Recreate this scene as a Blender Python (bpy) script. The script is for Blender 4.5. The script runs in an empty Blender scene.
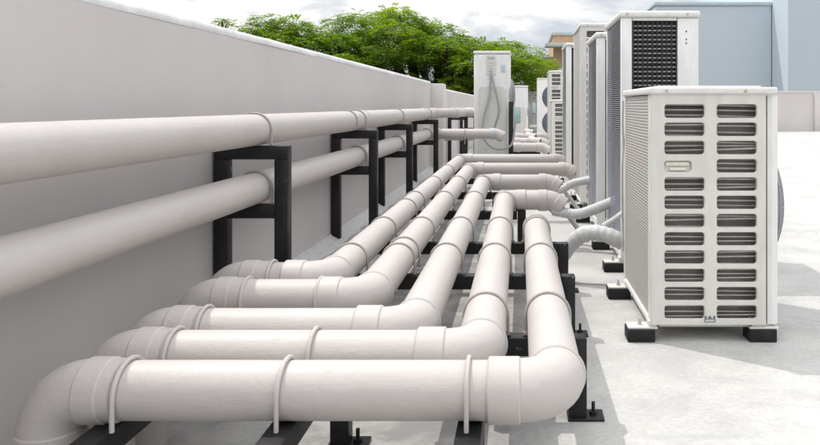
import bpy, bmesh, math, random
from mathutils import Vector, Matrix, noise
random.seed(7)
R = math.radians
PI = math.pi
scene = bpy.context.scene
col = scene.collection

# ------------------------------------------------------------------ materials
def new_mat(name):
    m = bpy.data.materials.new(name); m.use_nodes = True
    nt = m.node_tree
    b = nt.nodes['Principled BSDF']
    return m, nt, b

def nd(nt, typ, **kw):
    n = nt.nodes.new(typ)
    for k, v in kw.items():
        if k in n.inputs: n.inputs[k].default_value = v
        else: setattr(n, k, v)
    return n

def ramp(nt, fac, stops):
    r = nt.nodes.new('ShaderNodeValToRGB')
    el = r.color_ramp.elements
    while len(el) < len(stops): el.new(0.5)
    for e, (p, c) in zip(el, stops):
        e.position = p; e.color = (*c, 1) if len(c) == 3 else c
    nt.links.new(fac, r.inputs[0])
    return r

def coords(nt, scale=(1, 1, 1), space='Object'):
    tc = nt.nodes.new('ShaderNodeTexCoord')
    mp = nt.nodes.new('ShaderNodeMapping'); mp.inputs['Scale'].default_value = scale
    nt.links.new(tc.outputs[space], mp.inputs[0])
    return mp.outputs[0]

def noise_tex(nt, vec, scale, detail=6, rough=.55, dist=0):
    n = nd(nt, 'ShaderNodeTexNoise', Scale=scale, Detail=detail, Roughness=rough, Distortion=dist)
    nt.links.new(vec, n.inputs['Vector'])
    return n.outputs['Fac']

def mixc(nt, fac, a, b, mode='MIX'):
    m = nt.nodes.new('ShaderNodeMix'); m.data_type = 'RGBA'; m.blend_type = mode
    if isinstance(fac, (int, float)): m.inputs[0].default_value = fac
    else: nt.links.new(fac, m.inputs[0])
    for i, c in ((6, a), (7, b)):
        if isinstance(c, tuple): m.inputs[i].default_value = (*c, 1)
        else: nt.links.new(c, m.inputs[i])
    return m.outputs[2]

def bump(nt, b, h, strength, dist=.002):
    bp = nd(nt, 'ShaderNodeBump', Strength=strength, Distance=dist)
    nt.links.new(h, bp.inputs['Height']); nt.links.new(bp.outputs[0], b.inputs['Normal'])

def painted(name, base, dirt, rough=.5, scale=3.0, amount=.5, bump_s=.15, stretch=(1, 1, 1), bscale=40, bdist=.002, spec=.4, mot=1.0):
    m, nt, b = new_mat(name)
    v = coords(nt, stretch)
    n1 = noise_tex(nt, v, scale, 8, .6)
    n2 = noise_tex(nt, v, scale * 9, 5, .6)
    f = ramp(nt, n1, [(.42, (0, 0, 0)), (.72, (amount,) * 3)])
    c = mixc(nt, f.outputs[0], base, dirt)
    f2 = ramp(nt, n2, [(.35, (1 - .07 * mot,) * 3), (.65, (1 + .04 * mot,) * 3)])
    c = mixc(nt, 1.0, c, f2.outputs[0], 'MULTIPLY')
    nt.links.new(c, b.inputs['Base Color'])
    b.inputs['Roughness'].default_value = rough
    b.inputs['Specular IOR Level'].default_value = spec
    n3 = noise_tex(nt, v, bscale, 6, .6)
    bump(nt, b, n3, bump_s, bdist)
    return m

M = {}
M['wall_plain'] = painted('wall_paint', (.585, .548, .552), (.54, .503, .508), .75, .8, .45, .12, bscale=14, bdist=.002, spec=.2, mot=.25)
M['coping'] = painted('coping_paint', (.70, .69, .69), (.40, .39, .39), .7, 3.0, .6, .4, bscale=30, bdist=.004, spec=.2)
def steel_mat():
    m, nt, b = new_mat('black_steel'); v = coords(nt)
    n = noise_tex(nt, v, 7, 6, .6); c = ramp(nt, n, [(.4, (.010, .010, .011)), (.7, (.026, .024, .023))]).outputs[0]
    ch = noise_tex(nt, v, 48, 4, .6); f = ramp(nt, ch, [(.70, (0, 0, 0)), (.73, (.7,) * 3)]).outputs[0]
    c = mixc(nt, f, c, (.20, .15, .12))
    sp = noise_tex(nt, coords(nt, (1, 1, .5)), 30, 3, .6); f = ramp(nt, sp, [(.735, (0, 0, 0)), (.76, (.8,) * 3)]).outputs[0]
    c = mixc(nt, f, c, (.5, .48, .47))
    nt.links.new(c, b.inputs['Base Color']); b.inputs['Roughness'].default_value = .42; b.inputs['Specular IOR Level'].default_value = .28
    bump(nt, b, n, .15, .002); return m
M['steel'] = steel_mat()
M['casing'] = painted('casing_enamel', (.63, .615, .57), (.50, .48, .425), .42, 2.2, .35, .06, stretch=(1, 1, .35))
M['casing_white'] = painted('casing_enamel_white', (.73, .73, .705), (.61, .60, .565), .42, 2.2, .3, .06, stretch=(1, 1, .35))
M['top_white'] = painted('cover_enamel', (.70, .69, .66), (.55, .53, .49), .4, 3, .35, .05)
M['rubber'] = painted('rubber', (.010, .010, .010), (.03, .03, .03), .8, 20, .6, .2)
M['clamp'] = painted('clamp_zinc', (.40, .37, .35), (.27, .24, .22), .5, 20, .6, .1)
M['zinc'] = painted('zinc', (.45, .45, .44), (.25, .22, .2), .4, 30, .5, .1)
M['hose'] = painted('hose_wrap', (.52, .515, .51), (.40, .395, .39), .55, 14, .6, .5, bscale=60, bdist=.004)
M['dark'] = painted('dark_recess', (.026, .023, .022), (.035, .03, .028), .7, 8, .5, .1)
M['slat'] = painted('slat', (.66, .64, .62), (.40, .38, .36), .45, 12, .5, .1)
M['inner'] = painted('inner_fins', (.20, .18, .168), (.11, .10, .09), .6, 9, .8, .3)
M['handle'] = painted('handle_plastic', (.68, .66, .58), (.52, .49, .41), .5, 8, .5, .05)
M['guard'] = painted('guard_plastic', (.46, .46, .46), (.22, .22, .22), .5, 14, .5, .1)
M['guard_bar'] = painted('guard_bar', (.26, .27, .31), (.18, .19, .22), .5, 14, .5, .1)
M['fan'] = painted('fan_blue', (.10, .115, .15), (.15, .16, .19), .5, 10, .5, .1)
M['fan_grey'] = painted('fan_grey', (.34, .345, .355), (.27, .275, .285), .5, 10, .5, .1)
M['blue'] = painted('blue_render', (.56, .62, .675), (.555, .615, .67), .85, .12, .3, .05, bscale=8, spec=.1, mot=.15)
M['blue_trim'] = painted('blue_trim', (.55, .64, .69), (.48, .56, .62), .8, .3, .6, .1, spec=.1)
M['tan'] = painted('tan_render', (.52, .36, .24), (.45, .30, .19), .85, .3, .6, .2, spec=.1)
M['tan_trim'] = painted('pale_slab', (.50, .53, .52), (.36, .38, .37), .8, .5, .6, .1, spec=.1)
M['green_box'] = painted('pale_green_plastic', (.42, .55, .51), (.35, .47, .44), .45, 8, .5, .05)
M['cable'] = painted('grey_cable', (.33, .335, .35), (.26, .265, .28), .5, 20, .5, .1)
M['drain'] = painted('drain_grey', (.38, .38, .39), (.28, .28, .29), .5, 20, .5, .1)
M['sticker'] = painted('sticker', (.62, .68, .75), (.52, .6, .7), .4, 60, .8, .0)
M['blue_tape'] = painted('blue_tape', (.36, .48, .60), (.42, .5, .58), .4, 30, .5, .05)
M['bark'] = painted('bark', (.055, .042, .032), (.03, .024, .02), .9, 6, .8, .6, stretch=(1, 1, .2), bdist=.02)
M['earth'] = painted('earth', (.08, .09, .05), (.12, .1, .07), .95, .06, .8, .3)
M['glass_dark'] = painted('dark_pane', (.03, .035, .04), (.05, .055, .06), .15, 2, .4, 0)

def wall_mat():
    m, nt, b = new_mat('wall_render')
    v = coords(nt)
    big = noise_tex(nt, v, .7, 7, .6, .3)
    c = ramp(nt, big, [(.35, (.525, .493, .484)), (.62, (.578, .545, .532))]).outputs[0]
    tc = nt.nodes.new('ShaderNodeTexCoord'); sx = nt.nodes.new('ShaderNodeSeparateXYZ')
    nt.links.new(tc.outputs['Object'], sx.inputs[0])
    mr = nd(nt, 'ShaderNodeMapRange'); nt.links.new(sx.outputs[2], mr.inputs[0])
    for i, val in ((1, .72), (2, 1.15), (3, 0), (4, 1)): mr.inputs[i].default_value = val
    vd = coords(nt, (1, 3, .6)); dn = noise_tex(nt, vd, 2.0, 8, .65, .6)
    dr = ramp(nt, dn, [(.56, (0, 0, 0)), (.78, (.3,) * 3)]).outputs[0]
    mu = nd(nt, 'ShaderNodeMath', operation='MULTIPLY'); nt.links.new(mr.outputs[0], mu.inputs[0]); nt.links.new(dr, mu.inputs[1])
    c = mixc(nt, mu.outputs[0], c, (.46, .435, .43))
    sp = noise_tex(nt, v, 26, 3, .5)
    fs = ramp(nt, sp, [(.73, (0, 0, 0)), (.77, (.5,) * 3)]).outputs[0]
    c = mixc(nt, fs, c, (.40, .37, .36))
    # broad patched areas of slightly different paint
    pv = nd(nt, 'ShaderNodeTexVoronoi', Scale=.55, Randomness=1.0); pm = coords(nt, (1, 1, 1.6)); nt.links.new(pm, pv.inputs['Vector'])
    bw_ = nt.nodes.new('ShaderNodeRGBToBW'); nt.links.new(pv.outputs['Color'], bw_.inputs[0])
    pf = ramp(nt, bw_.outputs[0], [(.2, (.992,) * 3), (.8, (1.006,) * 3)]).outputs[0]
    c = mixc(nt, 1.0, c, pf, 'MULTIPLY')
    nt.links.new(c, b.inputs['Base Color']); b.inputs['Roughness'].default_value = .75; b.inputs['Specular IOR Level'].default_value = .2
    h = noise_tex(nt, v, 12, 8, .6); bump(nt, b, h, .14, .003)
    return m
M['wall'] = wall_mat()

def pipe_mat():
    m, nt, b = new_mat('pipe_paint')
    v = coords(nt)
    n1 = noise_tex(nt, v, 4.5, 8, .6)
    f = ramp(nt, n1, [(.45, (0, 0, 0)), (.75, (.40,) * 3)])
    c = mixc(nt, f.outputs[0], (.475, .441, .420), (.40, .363, .34))
    sp = noise_tex(nt, v, 95, 2, .5)
    fs = ramp(nt, sp, [(.74, (0, 0, 0)), (.80, (.35,) * 3)])
    c = mixc(nt, fs.outputs[0], c, (.34, .30, .27))
    sm = noise_tex(nt, coords(nt, (1.3, 1.3, 6)), 5, 8, .68, .6)
    fm = ramp(nt, sm, [(.60, (0, 0, 0)), (.70, (.45,) * 3)]).outputs[0]
    c = mixc(nt, fm, c, (.40, .36, .33))
    nt.links.new(c, b.inputs['Base Color'])
    b.inputs['Roughness'].default_value = .5
    b.inputs['Specular IOR Level'].default_value = .38
    # long creases in the wrap: ridged noise stretched along the pipe, both axes
    va = coords(nt, (3, 40, 40)); vb = coords(nt, (40, 3, 40))
    na = noise_tex(nt, va, 1.0, 5, .55, .6); nb_ = noise_tex(nt, vb, 1.0, 5, .55, .6)
    mx = nd(nt, 'ShaderNodeMath', operation='MINIMUM'); nt.links.new(na, mx.inputs[0]); nt.links.new(nb_, mx.inputs[1])
    big = noise_tex(nt, v, 9, 4, .5)
    ad = nd(nt, 'ShaderNodeMath', operation='ADD'); nt.links.new(mx.outputs[0], ad.inputs[0]); nt.links.new(big, ad.inputs[1])
    bump(nt, b, ad.outputs[0], .30, .006)
    return m
M['pipe'] = pipe_mat()

def concrete():
    m, nt, b = new_mat('roof_concrete')
    v = coords(nt)
    big = noise_tex(nt, v, .55, 6, .6, .4)
    mid = noise_tex(nt, v, 3.2, 8, .65, .3)
    fine = noise_tex(nt, v, 60, 4, .7)
    c = ramp(nt, big, [(.32, (.415, .402, .382)), (.5, (.485, .475, .458)), (.7, (.525, .516, .50))]).outputs[0]
    fm = ramp(nt, mid, [(.35, (.82, .82, .82)), (.6, (1.03, 1.03, 1.02))]).outputs[0]
    c = mixc(nt, 1.0, c, fm, 'MULTIPLY')
    ff = ramp(nt, fine, [(.3, (.86, .86, .86)), (.62, (1.04, 1.04, 1.04))]).outputs[0]
    c = mixc(nt, 1.0, c, ff, 'MULTIPLY')
    # streaky trowel marks
    vs = coords(nt, (1.2, 7, 1)); st = noise_tex(nt, vs, 2.2, 7, .6, 1.0)
    fs = ramp(nt, st, [(.54, (0, 0, 0)), (.70, (.55,) * 3)]).outputs[0]
    c = mixc(nt, fs, c, (.36, .37, .375))
    # worn dirty strip along the wall and under the pipes
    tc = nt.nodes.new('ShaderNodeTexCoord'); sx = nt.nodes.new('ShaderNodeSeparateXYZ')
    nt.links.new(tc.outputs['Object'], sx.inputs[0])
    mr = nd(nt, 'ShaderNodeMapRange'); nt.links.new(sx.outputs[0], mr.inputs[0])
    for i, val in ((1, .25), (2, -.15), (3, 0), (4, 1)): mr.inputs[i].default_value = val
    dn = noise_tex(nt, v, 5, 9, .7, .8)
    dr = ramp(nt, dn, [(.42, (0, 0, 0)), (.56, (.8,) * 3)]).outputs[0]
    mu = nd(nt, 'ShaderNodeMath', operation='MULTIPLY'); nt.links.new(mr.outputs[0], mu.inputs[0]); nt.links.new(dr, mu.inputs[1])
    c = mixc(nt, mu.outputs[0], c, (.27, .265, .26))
    gr = noise_tex(nt, v, 140, 2, .5)
    fg = ramp(nt, gr, [(.74, (0, 0, 0)), (.79, (.6,) * 3)]).outputs[0]
    c = mixc(nt, fg, c, (.24, .23, .22))
    ln = coords(nt, (.55, 5, 1)); l2 = noise_tex(nt, ln, 1.3, 9, .68, 1.6)
    fl2 = ramp(nt, l2, [(.495, (0, 0, 0)), (.505, (.3,) * 3), (.515, (0, 0, 0))]).outputs[0]
    c = mixc(nt, fl2, c, (.38, .375, .37))
    # cracks
    vo = nd(nt, 'ShaderNodeTexVoronoi', feature='DISTANCE_TO_EDGE', Scale=.55)
    vn = nd(nt, 'ShaderNodeTexNoise', Scale=2.5, Detail=5)
    nt.links.new(v, vn.inputs['Vector'])
    va = nd(nt, 'ShaderNodeVectorMath', operation='ADD'); nt.links.new(v, va.inputs[0])
    vsx = nd(nt, 'ShaderNodeVectorMath', operation='SCALE'); vsx.inputs['Scale'].default_value = .5
    nt.links.new(vn.outputs['Color'], vsx.inputs[0]); nt.links.new(vsx.outputs[0], va.inputs[1])
    nt.links.new(va.outputs[0], vo.inputs['Vector'])
    cr = ramp(nt, vo.outputs['Distance'], [(.0, (.45,) * 3), (.004, (0, 0, 0))]).outputs[0]
    c = mixc(nt, cr, c, (.26, .26, .26))
    nt.links.new(c, b.inputs['Base Color'])
    rr = ramp(nt, st, [(.45, (.75,) * 3), (.72, (.42,) * 3)]).outputs[0]
    nt.links.new(rr, b.inputs['Roughness'])
    b.inputs['Specular IOR Level'].default_value = .3
    hb = nd(nt, 'ShaderNodeMath', operation='ADD'); nt.links.new(fine, hb.inputs[0]); nt.links.new(dn, hb.inputs[1])
    bump(nt, b, hb.outputs[0], .35, .004)
    return m
M['concrete'] = concrete()

def fillet_mat():
    m, nt, b = new_mat('rough_mortar')
    v = coords(nt)
    a = noise_tex(nt, v, 28, 8, .75, .6)
    c = ramp(nt, a, [(.34, (.36, .35, .345)), (.45, (.52, .51, .50)), (.66, (.58, .57, .56))]).outputs[0]
    nt.links.new(c, b.inputs['Base Color']); b.inputs['Roughness'].default_value = .9
    bump(nt, b, a, .4, .008)
    return m
M['mortar'] = fillet_mat()

def fins(name, axis, per_m, c1, c2, dirt):
    m, nt, b = new_mat(name)
    v = coords(nt)
    sp = nt.nodes.new('ShaderNodeSeparateXYZ'); nt.links.new(v, sp.inputs[0])
    w = noise_tex(nt, v, 6, 4, .6)
    ws = nd(nt, 'ShaderNodeMath', operation='MULTIPLY'); nt.links.new(w, ws.inputs[0]); ws.inputs[1].default_value = .005
    ad = nd(nt, 'ShaderNodeMath', operation='ADD'); nt.links.new(sp.outputs[axis], ad.inputs[0]); nt.links.new(ws.outputs[0], ad.inputs[1])
    mu = nd(nt, 'ShaderNodeMath', operation='MULTIPLY'); nt.links.new(ad.outputs[0], mu.inputs[0]); mu.inputs[1].default_value = per_m * 2 * PI
    si = nd(nt, 'ShaderNodeMath', operation='SINE'); nt.links.new(mu.outputs[0], si.inputs[0])
    f = ramp(nt, si.outputs[0], [(.0, c2), (.7, c1)])
    st = coords(nt, (10, 10, 1.5)); n = noise_tex(nt, st, 1.6, 8, .7, .3)
    fd = ramp(nt, n, [(.40, (0, 0, 0)), (.58, (.9,) * 3)]).outputs[0]
    c = mixc(nt, fd, f.outputs[0], dirt)
    nt.links.new(c, b.inputs['Base Color']); b.inputs['Roughness'].default_value = .5; b.inputs['Metallic'].default_value = .25
    bump(nt, b, si.outputs[0], .5, .002)
    return m
M['coil'] = fins('coil_fins', 2, 85, (.52, .505, .49), (.36, .35, .335), (.44, .40, .375))
M['coil_dark'] = fins('coil_dark', 0, 140, (.035, .03, .03), (.012, .011, .011), (.05, .045, .045))

def leaf_mat():
    m, nt, b = new_mat('leaf')
    v = coords(nt)
    n = noise_tex(nt, v, .9, 3, .6)
    n2 = noise_tex(nt, v, 9, 2, .6)
    mx = nd(nt, 'ShaderNodeMath', operation='MULTIPLY'); nt.links.new(n, mx.inputs[0]); nt.links.new(n2, mx.inputs[1])
    c = ramp(nt, mx.outputs[0], [(.12, (.060, .120, .013)), (.24, (.135, .205, .018)), (.40, (.27, .32, .034))]).outputs[0]
    nt.links.new(c, b.inputs['Base Color']); b.inputs['Roughness'].default_value = .55
    b.inputs['Specular IOR Level'].default_value = .25
    tr = nt.nodes.new('ShaderNodeBsdfTranslucent')
    c2 = mixc(nt, 1.0, c, (1.5, 1.7, .7), 'MULTIPLY')
    nt.links.new(c2, tr.inputs[0])
    ms = nt.nodes.new('ShaderNodeMixShader'); ms.inputs[0].default_value = .45
    nt.links.new(b.outputs[0], ms.inputs[1]); nt.links.new(tr.outputs[0], ms.inputs[2])
    nt.links.new(ms.outputs[0], nt.nodes['Material Output'].inputs[0])
    return m
M['leaf'] = leaf_mat()

# ------------------------------------------------------------------ mesh tools
class MB:
    def __init__(s): s.bm = bmesh.new()
    def box(s, x0, x1, y0, y1, z0, z1, bev=0.0, seg=2, mtx=None):
        t = bmesh.new()
        bmesh.ops.create_cube(t, size=1)
        for v in t.verts:
            v.co = Vector(((x0 + x1) / 2 + v.co.x * (x1 - x0), (y0 + y1) / 2 + v.co.y * (y1 - y0), (z0 + z1) / 2 + v.co.z * (z1 - z0)))
        if bev > 0:
            bmesh.ops.bevel(t, geom=t.edges[:], offset=bev, segments=seg, affect='EDGES', profile=.5)
        s._take(t, mtx); return s
    def _take(s, t, mtx=None, smooth=True):
        if mtx is not None: bmesh.ops.transform(t, matrix=mtx, verts=t.verts)
        vm = {}
        for v in t.verts: vm[v] = s.bm.verts.new(v.co)
        for f in t.faces:
            try: g = s.bm.faces.new([vm[v] for v in f.verts])
            except ValueError: continue
            g.smooth = smooth
        t.free()
    def tube(s, pts, r, seg=28, caps=True):
        pts = [Vector(p) for p in pts]
        n = len(pts)
        rs = r if isinstance(r, (list, tuple)) else [r] * n
        tang = []
        for i in range(n):
            a = pts[max(i - 1, 0)]; b = pts[min(i + 1, n - 1)]
            t = (b - a)
            if t.length < 1e-9: t = tang[-1] if tang else Vector((0, 0, 1))
            tang.append(t.normalized())
        ref = Vector((0, 0, 1)) if abs(tang[0].z) < .9 else Vector((0, 1, 0))
        u = tang[0].cross(ref).normalized()
        rings = []
        for i in range(n):
            if i:
                q = tang[i - 1].rotation_difference(tang[i]); u = (q @ u)
                u = (u - tang[i] * u.dot(tang[i])).normalized()
            w = tang[i].cross(u)
            rings.append([s.bm.verts.new(pts[i] + rs[i] * (math.cos(2 * PI * k / seg) * u + math.sin(2 * PI * k / seg) * w)) for k in range(seg)])
        for a, b in zip(rings, rings[1:]):
            for k in range(seg):
                f = s.bm.faces.new((a[k], b[k], b[(k + 1) % seg], a[(k + 1) % seg])); f.smooth = True
        if caps:
            s.bm.faces.new(rings[0]); s.bm.faces.new(rings[-1][::-1])
        return s
    def collar(s, p, d, L, r, ri=None, seg=36, ch=.003):
        """raised band round a pipe, with chamfered rims"""
        d = Vector(d).normalized(); p = Vector(p); ri = ri or r - .006
        prof = [(0, ri), (.0, r - ch), (ch, r), (L - ch, r), (L, r - ch), (L, ri)]
        u = d.orthogonal().normalized(); w = d.cross(u)
        rings = [[s.bm.verts.new(p + d * a + rr * (math.cos(2 * PI * k / seg) * u + math.sin(2 * PI * k / seg) * w)) for k in range(seg)] for a, rr in prof]
        for a, b in zip(rings, rings[1:]):
            for k in range(seg):
                f = s.bm.faces.new((a[k], b[k], b[(k + 1) % seg], a[(k + 1) % seg])); f.smooth = True
        return s
    def prism(s, prof, axis, a0, a1):
        """closed polygon prof (two coords) extruded along axis"""
        def P(p, a):
            if axis == 'x': return (a, p[0], p[1])
            if axis == 'y': return (p[0], a, p[1])
            return (p[0], p[1], a)
        A = [s.bm.verts.new(P(p, a0)) for p in prof]; B = [s.bm.verts.new(P(p, a1)) for p in prof]
        n = len(prof)
        for i in range(n):
            s.bm.faces.new((A[i], A[(i + 1) % n], B[(i + 1) % n], B[i]))
        s.bm.faces.new(A[::-1]); s.bm.faces.new(B)
        return s
    def build(s, name, mat, parent=None, angle=35, local=False):
        bm = s.bm
        bmesh.ops.recalc_face_normals(bm, faces=bm.faces)
        if parent is not None and not local:
            off = Vector(parent.location)
            p = parent.parent
            while p is not None: off += Vector(p.location); p = p.parent
            bmesh.ops.translate(bm, vec=-off, verts=bm.verts)
        me = bpy.data.meshes.new(name); bm.to_mesh(me); bm.free()
        for f in me.polygons: f.use_smooth = True
        me.set_sharp_from_angle(angle=R(angle))
        me.materials.append(mat)
        o = bpy.data.objects.new(name, me); col.objects.link(o)
        if parent is not None: o.parent = parent
        return o

def tag(o, label=None, cat=None, group=None, kind=None):
    if label: o['label'] = label
    if cat: o['category'] = cat
    if group: o['group'] = group
    if kind: o['kind'] = kind
    return o
def empty(name, loc, label, cat, group=None):
    o = bpy.data.objects.new(name, None); col.objects.link(o); o.location = loc
    o.empty_display_size = .1
    return tag(o, label, cat, group)
def kids(o): return list(CH.get(o.name, [])) or [c for c in bpy.data.objects if c.parent == o]
CH = {}
def copy_tree(o, parent=None):
    c = o.copy(); col.objects.link(c)
    if parent is not None: c.parent = parent
    for ch in kids(o): copy_tree(ch, c)
    return c

# ------------------------------------------------------------------ setting
g = MB(); g.box(-400, 400, -200, 600, -9.2, -9); tag(g.build('ground', M['earth']), kind='structure')
f = MB(); f.box(-1.34, 16, -5, 23.2, -.35, 0); tag(f.build('roof_floor', M['concrete']), kind='structure')

def wall_run(name, x0, x1, y0, y1, h, label, step=.12):
    """plastered parapet along Y with a hand-finished coping edge; x1 is the face towards the pipes"""
    root = empty(name, (x1, (y0 + y1) / 2, 0), label, 'wall')
    m = MB()
    ny = max(2, int((y1 - y0) / step)); 
    rows = []
    zs = [-.3, .0, .25, .5, .75, 1.0, h - .034]
    zs = [z for z in zs if z <= h - .034 + 1e-6]
    for j in range(ny + 1):
        y = y0 + (y1 - y0) * j / ny
        r = []
        for z in zs:
            dx = .0035 * noise.noise(Vector((3.1, y * 1.3, z * 1.7)))
            r.append(m.bm.verts.new((x1 + dx, y, z)))
        rows.append(r)
    for a, b in zip(rows, rows[1:]):
        for k in range(len(zs) - 1):
            m.bm.faces.new((a[k], b[k], b[k + 1], a[k + 1]))
    m.box(x0, x1 - .012, y0, y1, -.3, h - .036)
    m.build('wall_body', M['wall'], root)
    c = MB(); prev = None
    for j in range(ny + 1):
        y = y0 + (y1 - y0) * j / ny
        a = .004 * noise.noise(Vector((0, y * 2.2, 5))); b = .005 * noise.noise(Vector((7, y * 3.1, 1)))
        prof = [(x0 - .01, h - .036), (x1 + .002 + a * .3, h - .036 + b * .5), (x1 + .003 + a * .4, h - .024 + b),
                (x1 - .008 + a, h - .004 + b * .6), (x1 - .022, h), (x0 - .01, h)]
        ring = [c.bm.verts.new((p[0], y, p[1])) for p in prof]
        if prev:
            for k in range(6):
                c.bm.faces.new((prev[k], ring[k], ring[(k + 1) % 6], prev[(k + 1) % 6]))
        else: c.bm.faces.new(ring)
        prev = ring
    c.bm.faces.new(prev)
    c.build('coping', M['coping'], root, angle=60)
    return root
w1 = wall_run('parapet_wall', -1.35, -1.2, -4, 9.4, 1.18, 'long mauve grey plastered parapet wall behind the two wall pipes')
fl = MB()   # rough mortar fillet along the wall foot
prev = None
for j in range(150):
    y = -4 + 13.4 * j / 149
    a = .02 * noise.noise(Vector((1, y * 6, 0))); b = .012 * noise.noise(Vector((4, y * 7, 2)))
    ring = [fl.bm.verts.new(p) for p in ((-1.202, y, .045 + b), (-1.18, y, .03 + b * .7), (-1.145 + a, y, .012 + b * .3), (-1.10 + a * 1.5, y, .001))]
    if prev:
        for k in range(3): fl.bm.faces.new((prev[k], prev[k + 1], ring[k + 1], ring[k]))
    prev = ring
fl.build('mortar_fillet', M['mortar'], w1, angle=80)
pz = MB(); pz.box(-1.35, -1.03, 9.4, 9.75, -.3, 1.15, .008); tag(pz.build('wall_pier', M['wall']), 'square plastered pier where the left parapet wall steps in', 'pier')
wall_run('parapet_wall', -1.2, -1.05, 9.75, 23, 1.09, 'lower far stretch of parapet wall beyond the plastered pier')
bw = empty('parapet_wall', (5, 23, 0), 'pinkish grey parapet wall across the far end of the roof, in front of the blue building', 'wall')
m = MB(); m.box(-1.2, 16, 23, 23.2, -.3, 1.25); m.build('wall_body', M['wall'], bw)
m = MB(); m.box(-1.22, 16.02, 22.985, 23.22, 1.25, 1.32, .006); m.build('coping', M['wall'], bw)
for x in (9.65, 3.6): m = MB(); m.box(x, x + .28, 22.9, 22.998, -.01, 1.248, .006); m.build('pier', M['wall'], bw)

# ------------------------------------------------------------------ far buildings
bb = empty('blue_building', (12, 40, -9), 'pale blue grey rendered building block behind the right units', 'building')
m = MB(); m.box(7.75, 14.35, 40, 56, -9, 6.55); m.build('wall', M['blue'], bb)
m = MB(); m.box(14.4, 30, 37.6, 56, -9, 9.5); m.build('side_wing', M['blue'], bb)
m = MB(); m.box(7.68, 14.38, 39.93, 56.1, 6.55, 6.75, .01); m.build('roof_edge', M['blue_trim'], bb)
tb = empty('tan_building', (4.2, 60, -9), 'tan building with pale flat roof slabs beyond the trees', 'building')
m = MB(); m.box(2.85, 7, 60, 70, -9, 6.85); m.build('tower', M['tan'], tb)
m = MB(); m.box(2.7, 7.15, 59.85, 70, 6.85, 7.1, .02); m.build('roof_slab', M['tan_trim'], tb)
m = MB(); m.box(2.1, 7, 58.2, 59.99, 5.75, 6.05, .02); m.build('canopy_slab', M['tan_trim'], tb)
m = MB(); m.box(1.4, 2.84, 60.4, 70, -9, 4.9); m.build('low_wing', M['tan'], tb)
m = MB(); m.box(1.3, 2.83, 60.2, 70, 4.9, 5.05, .02); m.build('wing_slab', M['tan_trim'], tb)
m = MB(); m.prism([(2.9, 3.6), (5.2, 5.0), (5.2, 3.6)], 'y', 56.5, 58); m.build('gable', M['tan_trim'], tb)
m = MB(); m.box(3.9, 4.6, 56.44, 56.5, 3.6, 4.1); m.build('window', M['glass_dark'], tb)

# ------------------------------------------------------------------ pipe pieces
PR = .0575
ZP = .2825
def arc(c, a, b, Rc, n=12):
    """quarter (or part) arc: centre c, from unit dir a towards unit dir b"""
    c = Vector(c); a = Vector(a); b = Vector(b)
    return [c + Rc * (math.cos(t) * a + math.sin(t) * b) for t in [PI / 2 * i / n for i in range(n + 1)]]

def elbow(corner, din, dout, parent, Rc=.085, sock=(.05, .05), r=PR, extra=None, name='elbow'):
    """90 degree (or other) elbow at corner between travel dirs din and dout, with a socket band at each end"""
    corner = Vector(corner); din = Vector(din).normalized(); dout = Vector(dout).normalized()
    ang = din.angle(dout); tl = Rc * math.tan(ang / 2)
    p0 = corner - din * tl; p1 = corner + dout * tl
    nrm = (dout - din * dout.dot(din)).normalized()
    cen = p0 + nrm * Rc
    n = 14
    pts = []
    for i in range(n + 1):
        t = ang * i / n
        pts.append(cen + Rc * (-nrm * math.cos(t) + din * math.sin(t)))
    m = MB()
    m.tube(pts, r + .0035, 36, caps=False)
    if sock[0]: m.collar(p0 - din * sock[0], din, sock[0] + .004, r + .0075, ri=r - .004)
    if sock[1]: m.collar(p1 - dout * .004, dout, sock[1] + .004, r + .0075, ri=r - .004)
    m.build(name, M['pipe'], parent)
    return p0, p1

def straight(a, b, parent, r=PR, name='pipe', seg=40):
    a = Vector(a); b = Vector(b); n = max(2, int((b - a).length / .06))
    m = MB()
    pts = [a.lerp(b, i / n) for i in range(n + 1)]
    rs = [r * (1 + .006 * noise.noise(p * 7)) for p in pts]
    m.tube(pts, rs, seg)
    return m.build(name, M['pipe'], parent)

def clamp(c, axis, parent, zleg, r=PR, rod=.0042, mat='clamp', nuts=True):
    """U bolt: arch over the pipe with two legs down to zleg"""
    c = Vector(c)
    side = Vector((1, 0, 0)) if axis == 'y' else Vector((0, 1, 0))
    up = Vector((0, 0, 1)); rr = r + rod * .8
    pts = [Vector((c.x, c.y, zleg)) + side * rr]
    pts.append(c + side * rr - up * .015)
    for i in range(17):
        t = PI * i / 16; pts.append(c + rr * (math.cos(t) * side + math.sin(t) * up))
    pts.append(c - side * rr - up * .015)
    pts.append(Vector((c.x, c.y, zleg)) - side * rr)
    m = MB(); m.tube(pts, rod, 10)
    if nuts:
        for s in (1, -1):
            p = Vector((c.x, c.y, zleg)) + side * rr * s
            m.tube([p + up * .001, p + up * .009], rod * 2.1, 6)
    m.build('pipe_clamp', M[mat], parent)

def sub_collar(p, d, L, parent, r=PR + .007, name='coupling'):
    m = MB(); m.collar(p, d, L, r, ri=PR - .004); m.build(name, M['pipe'], parent)

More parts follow.
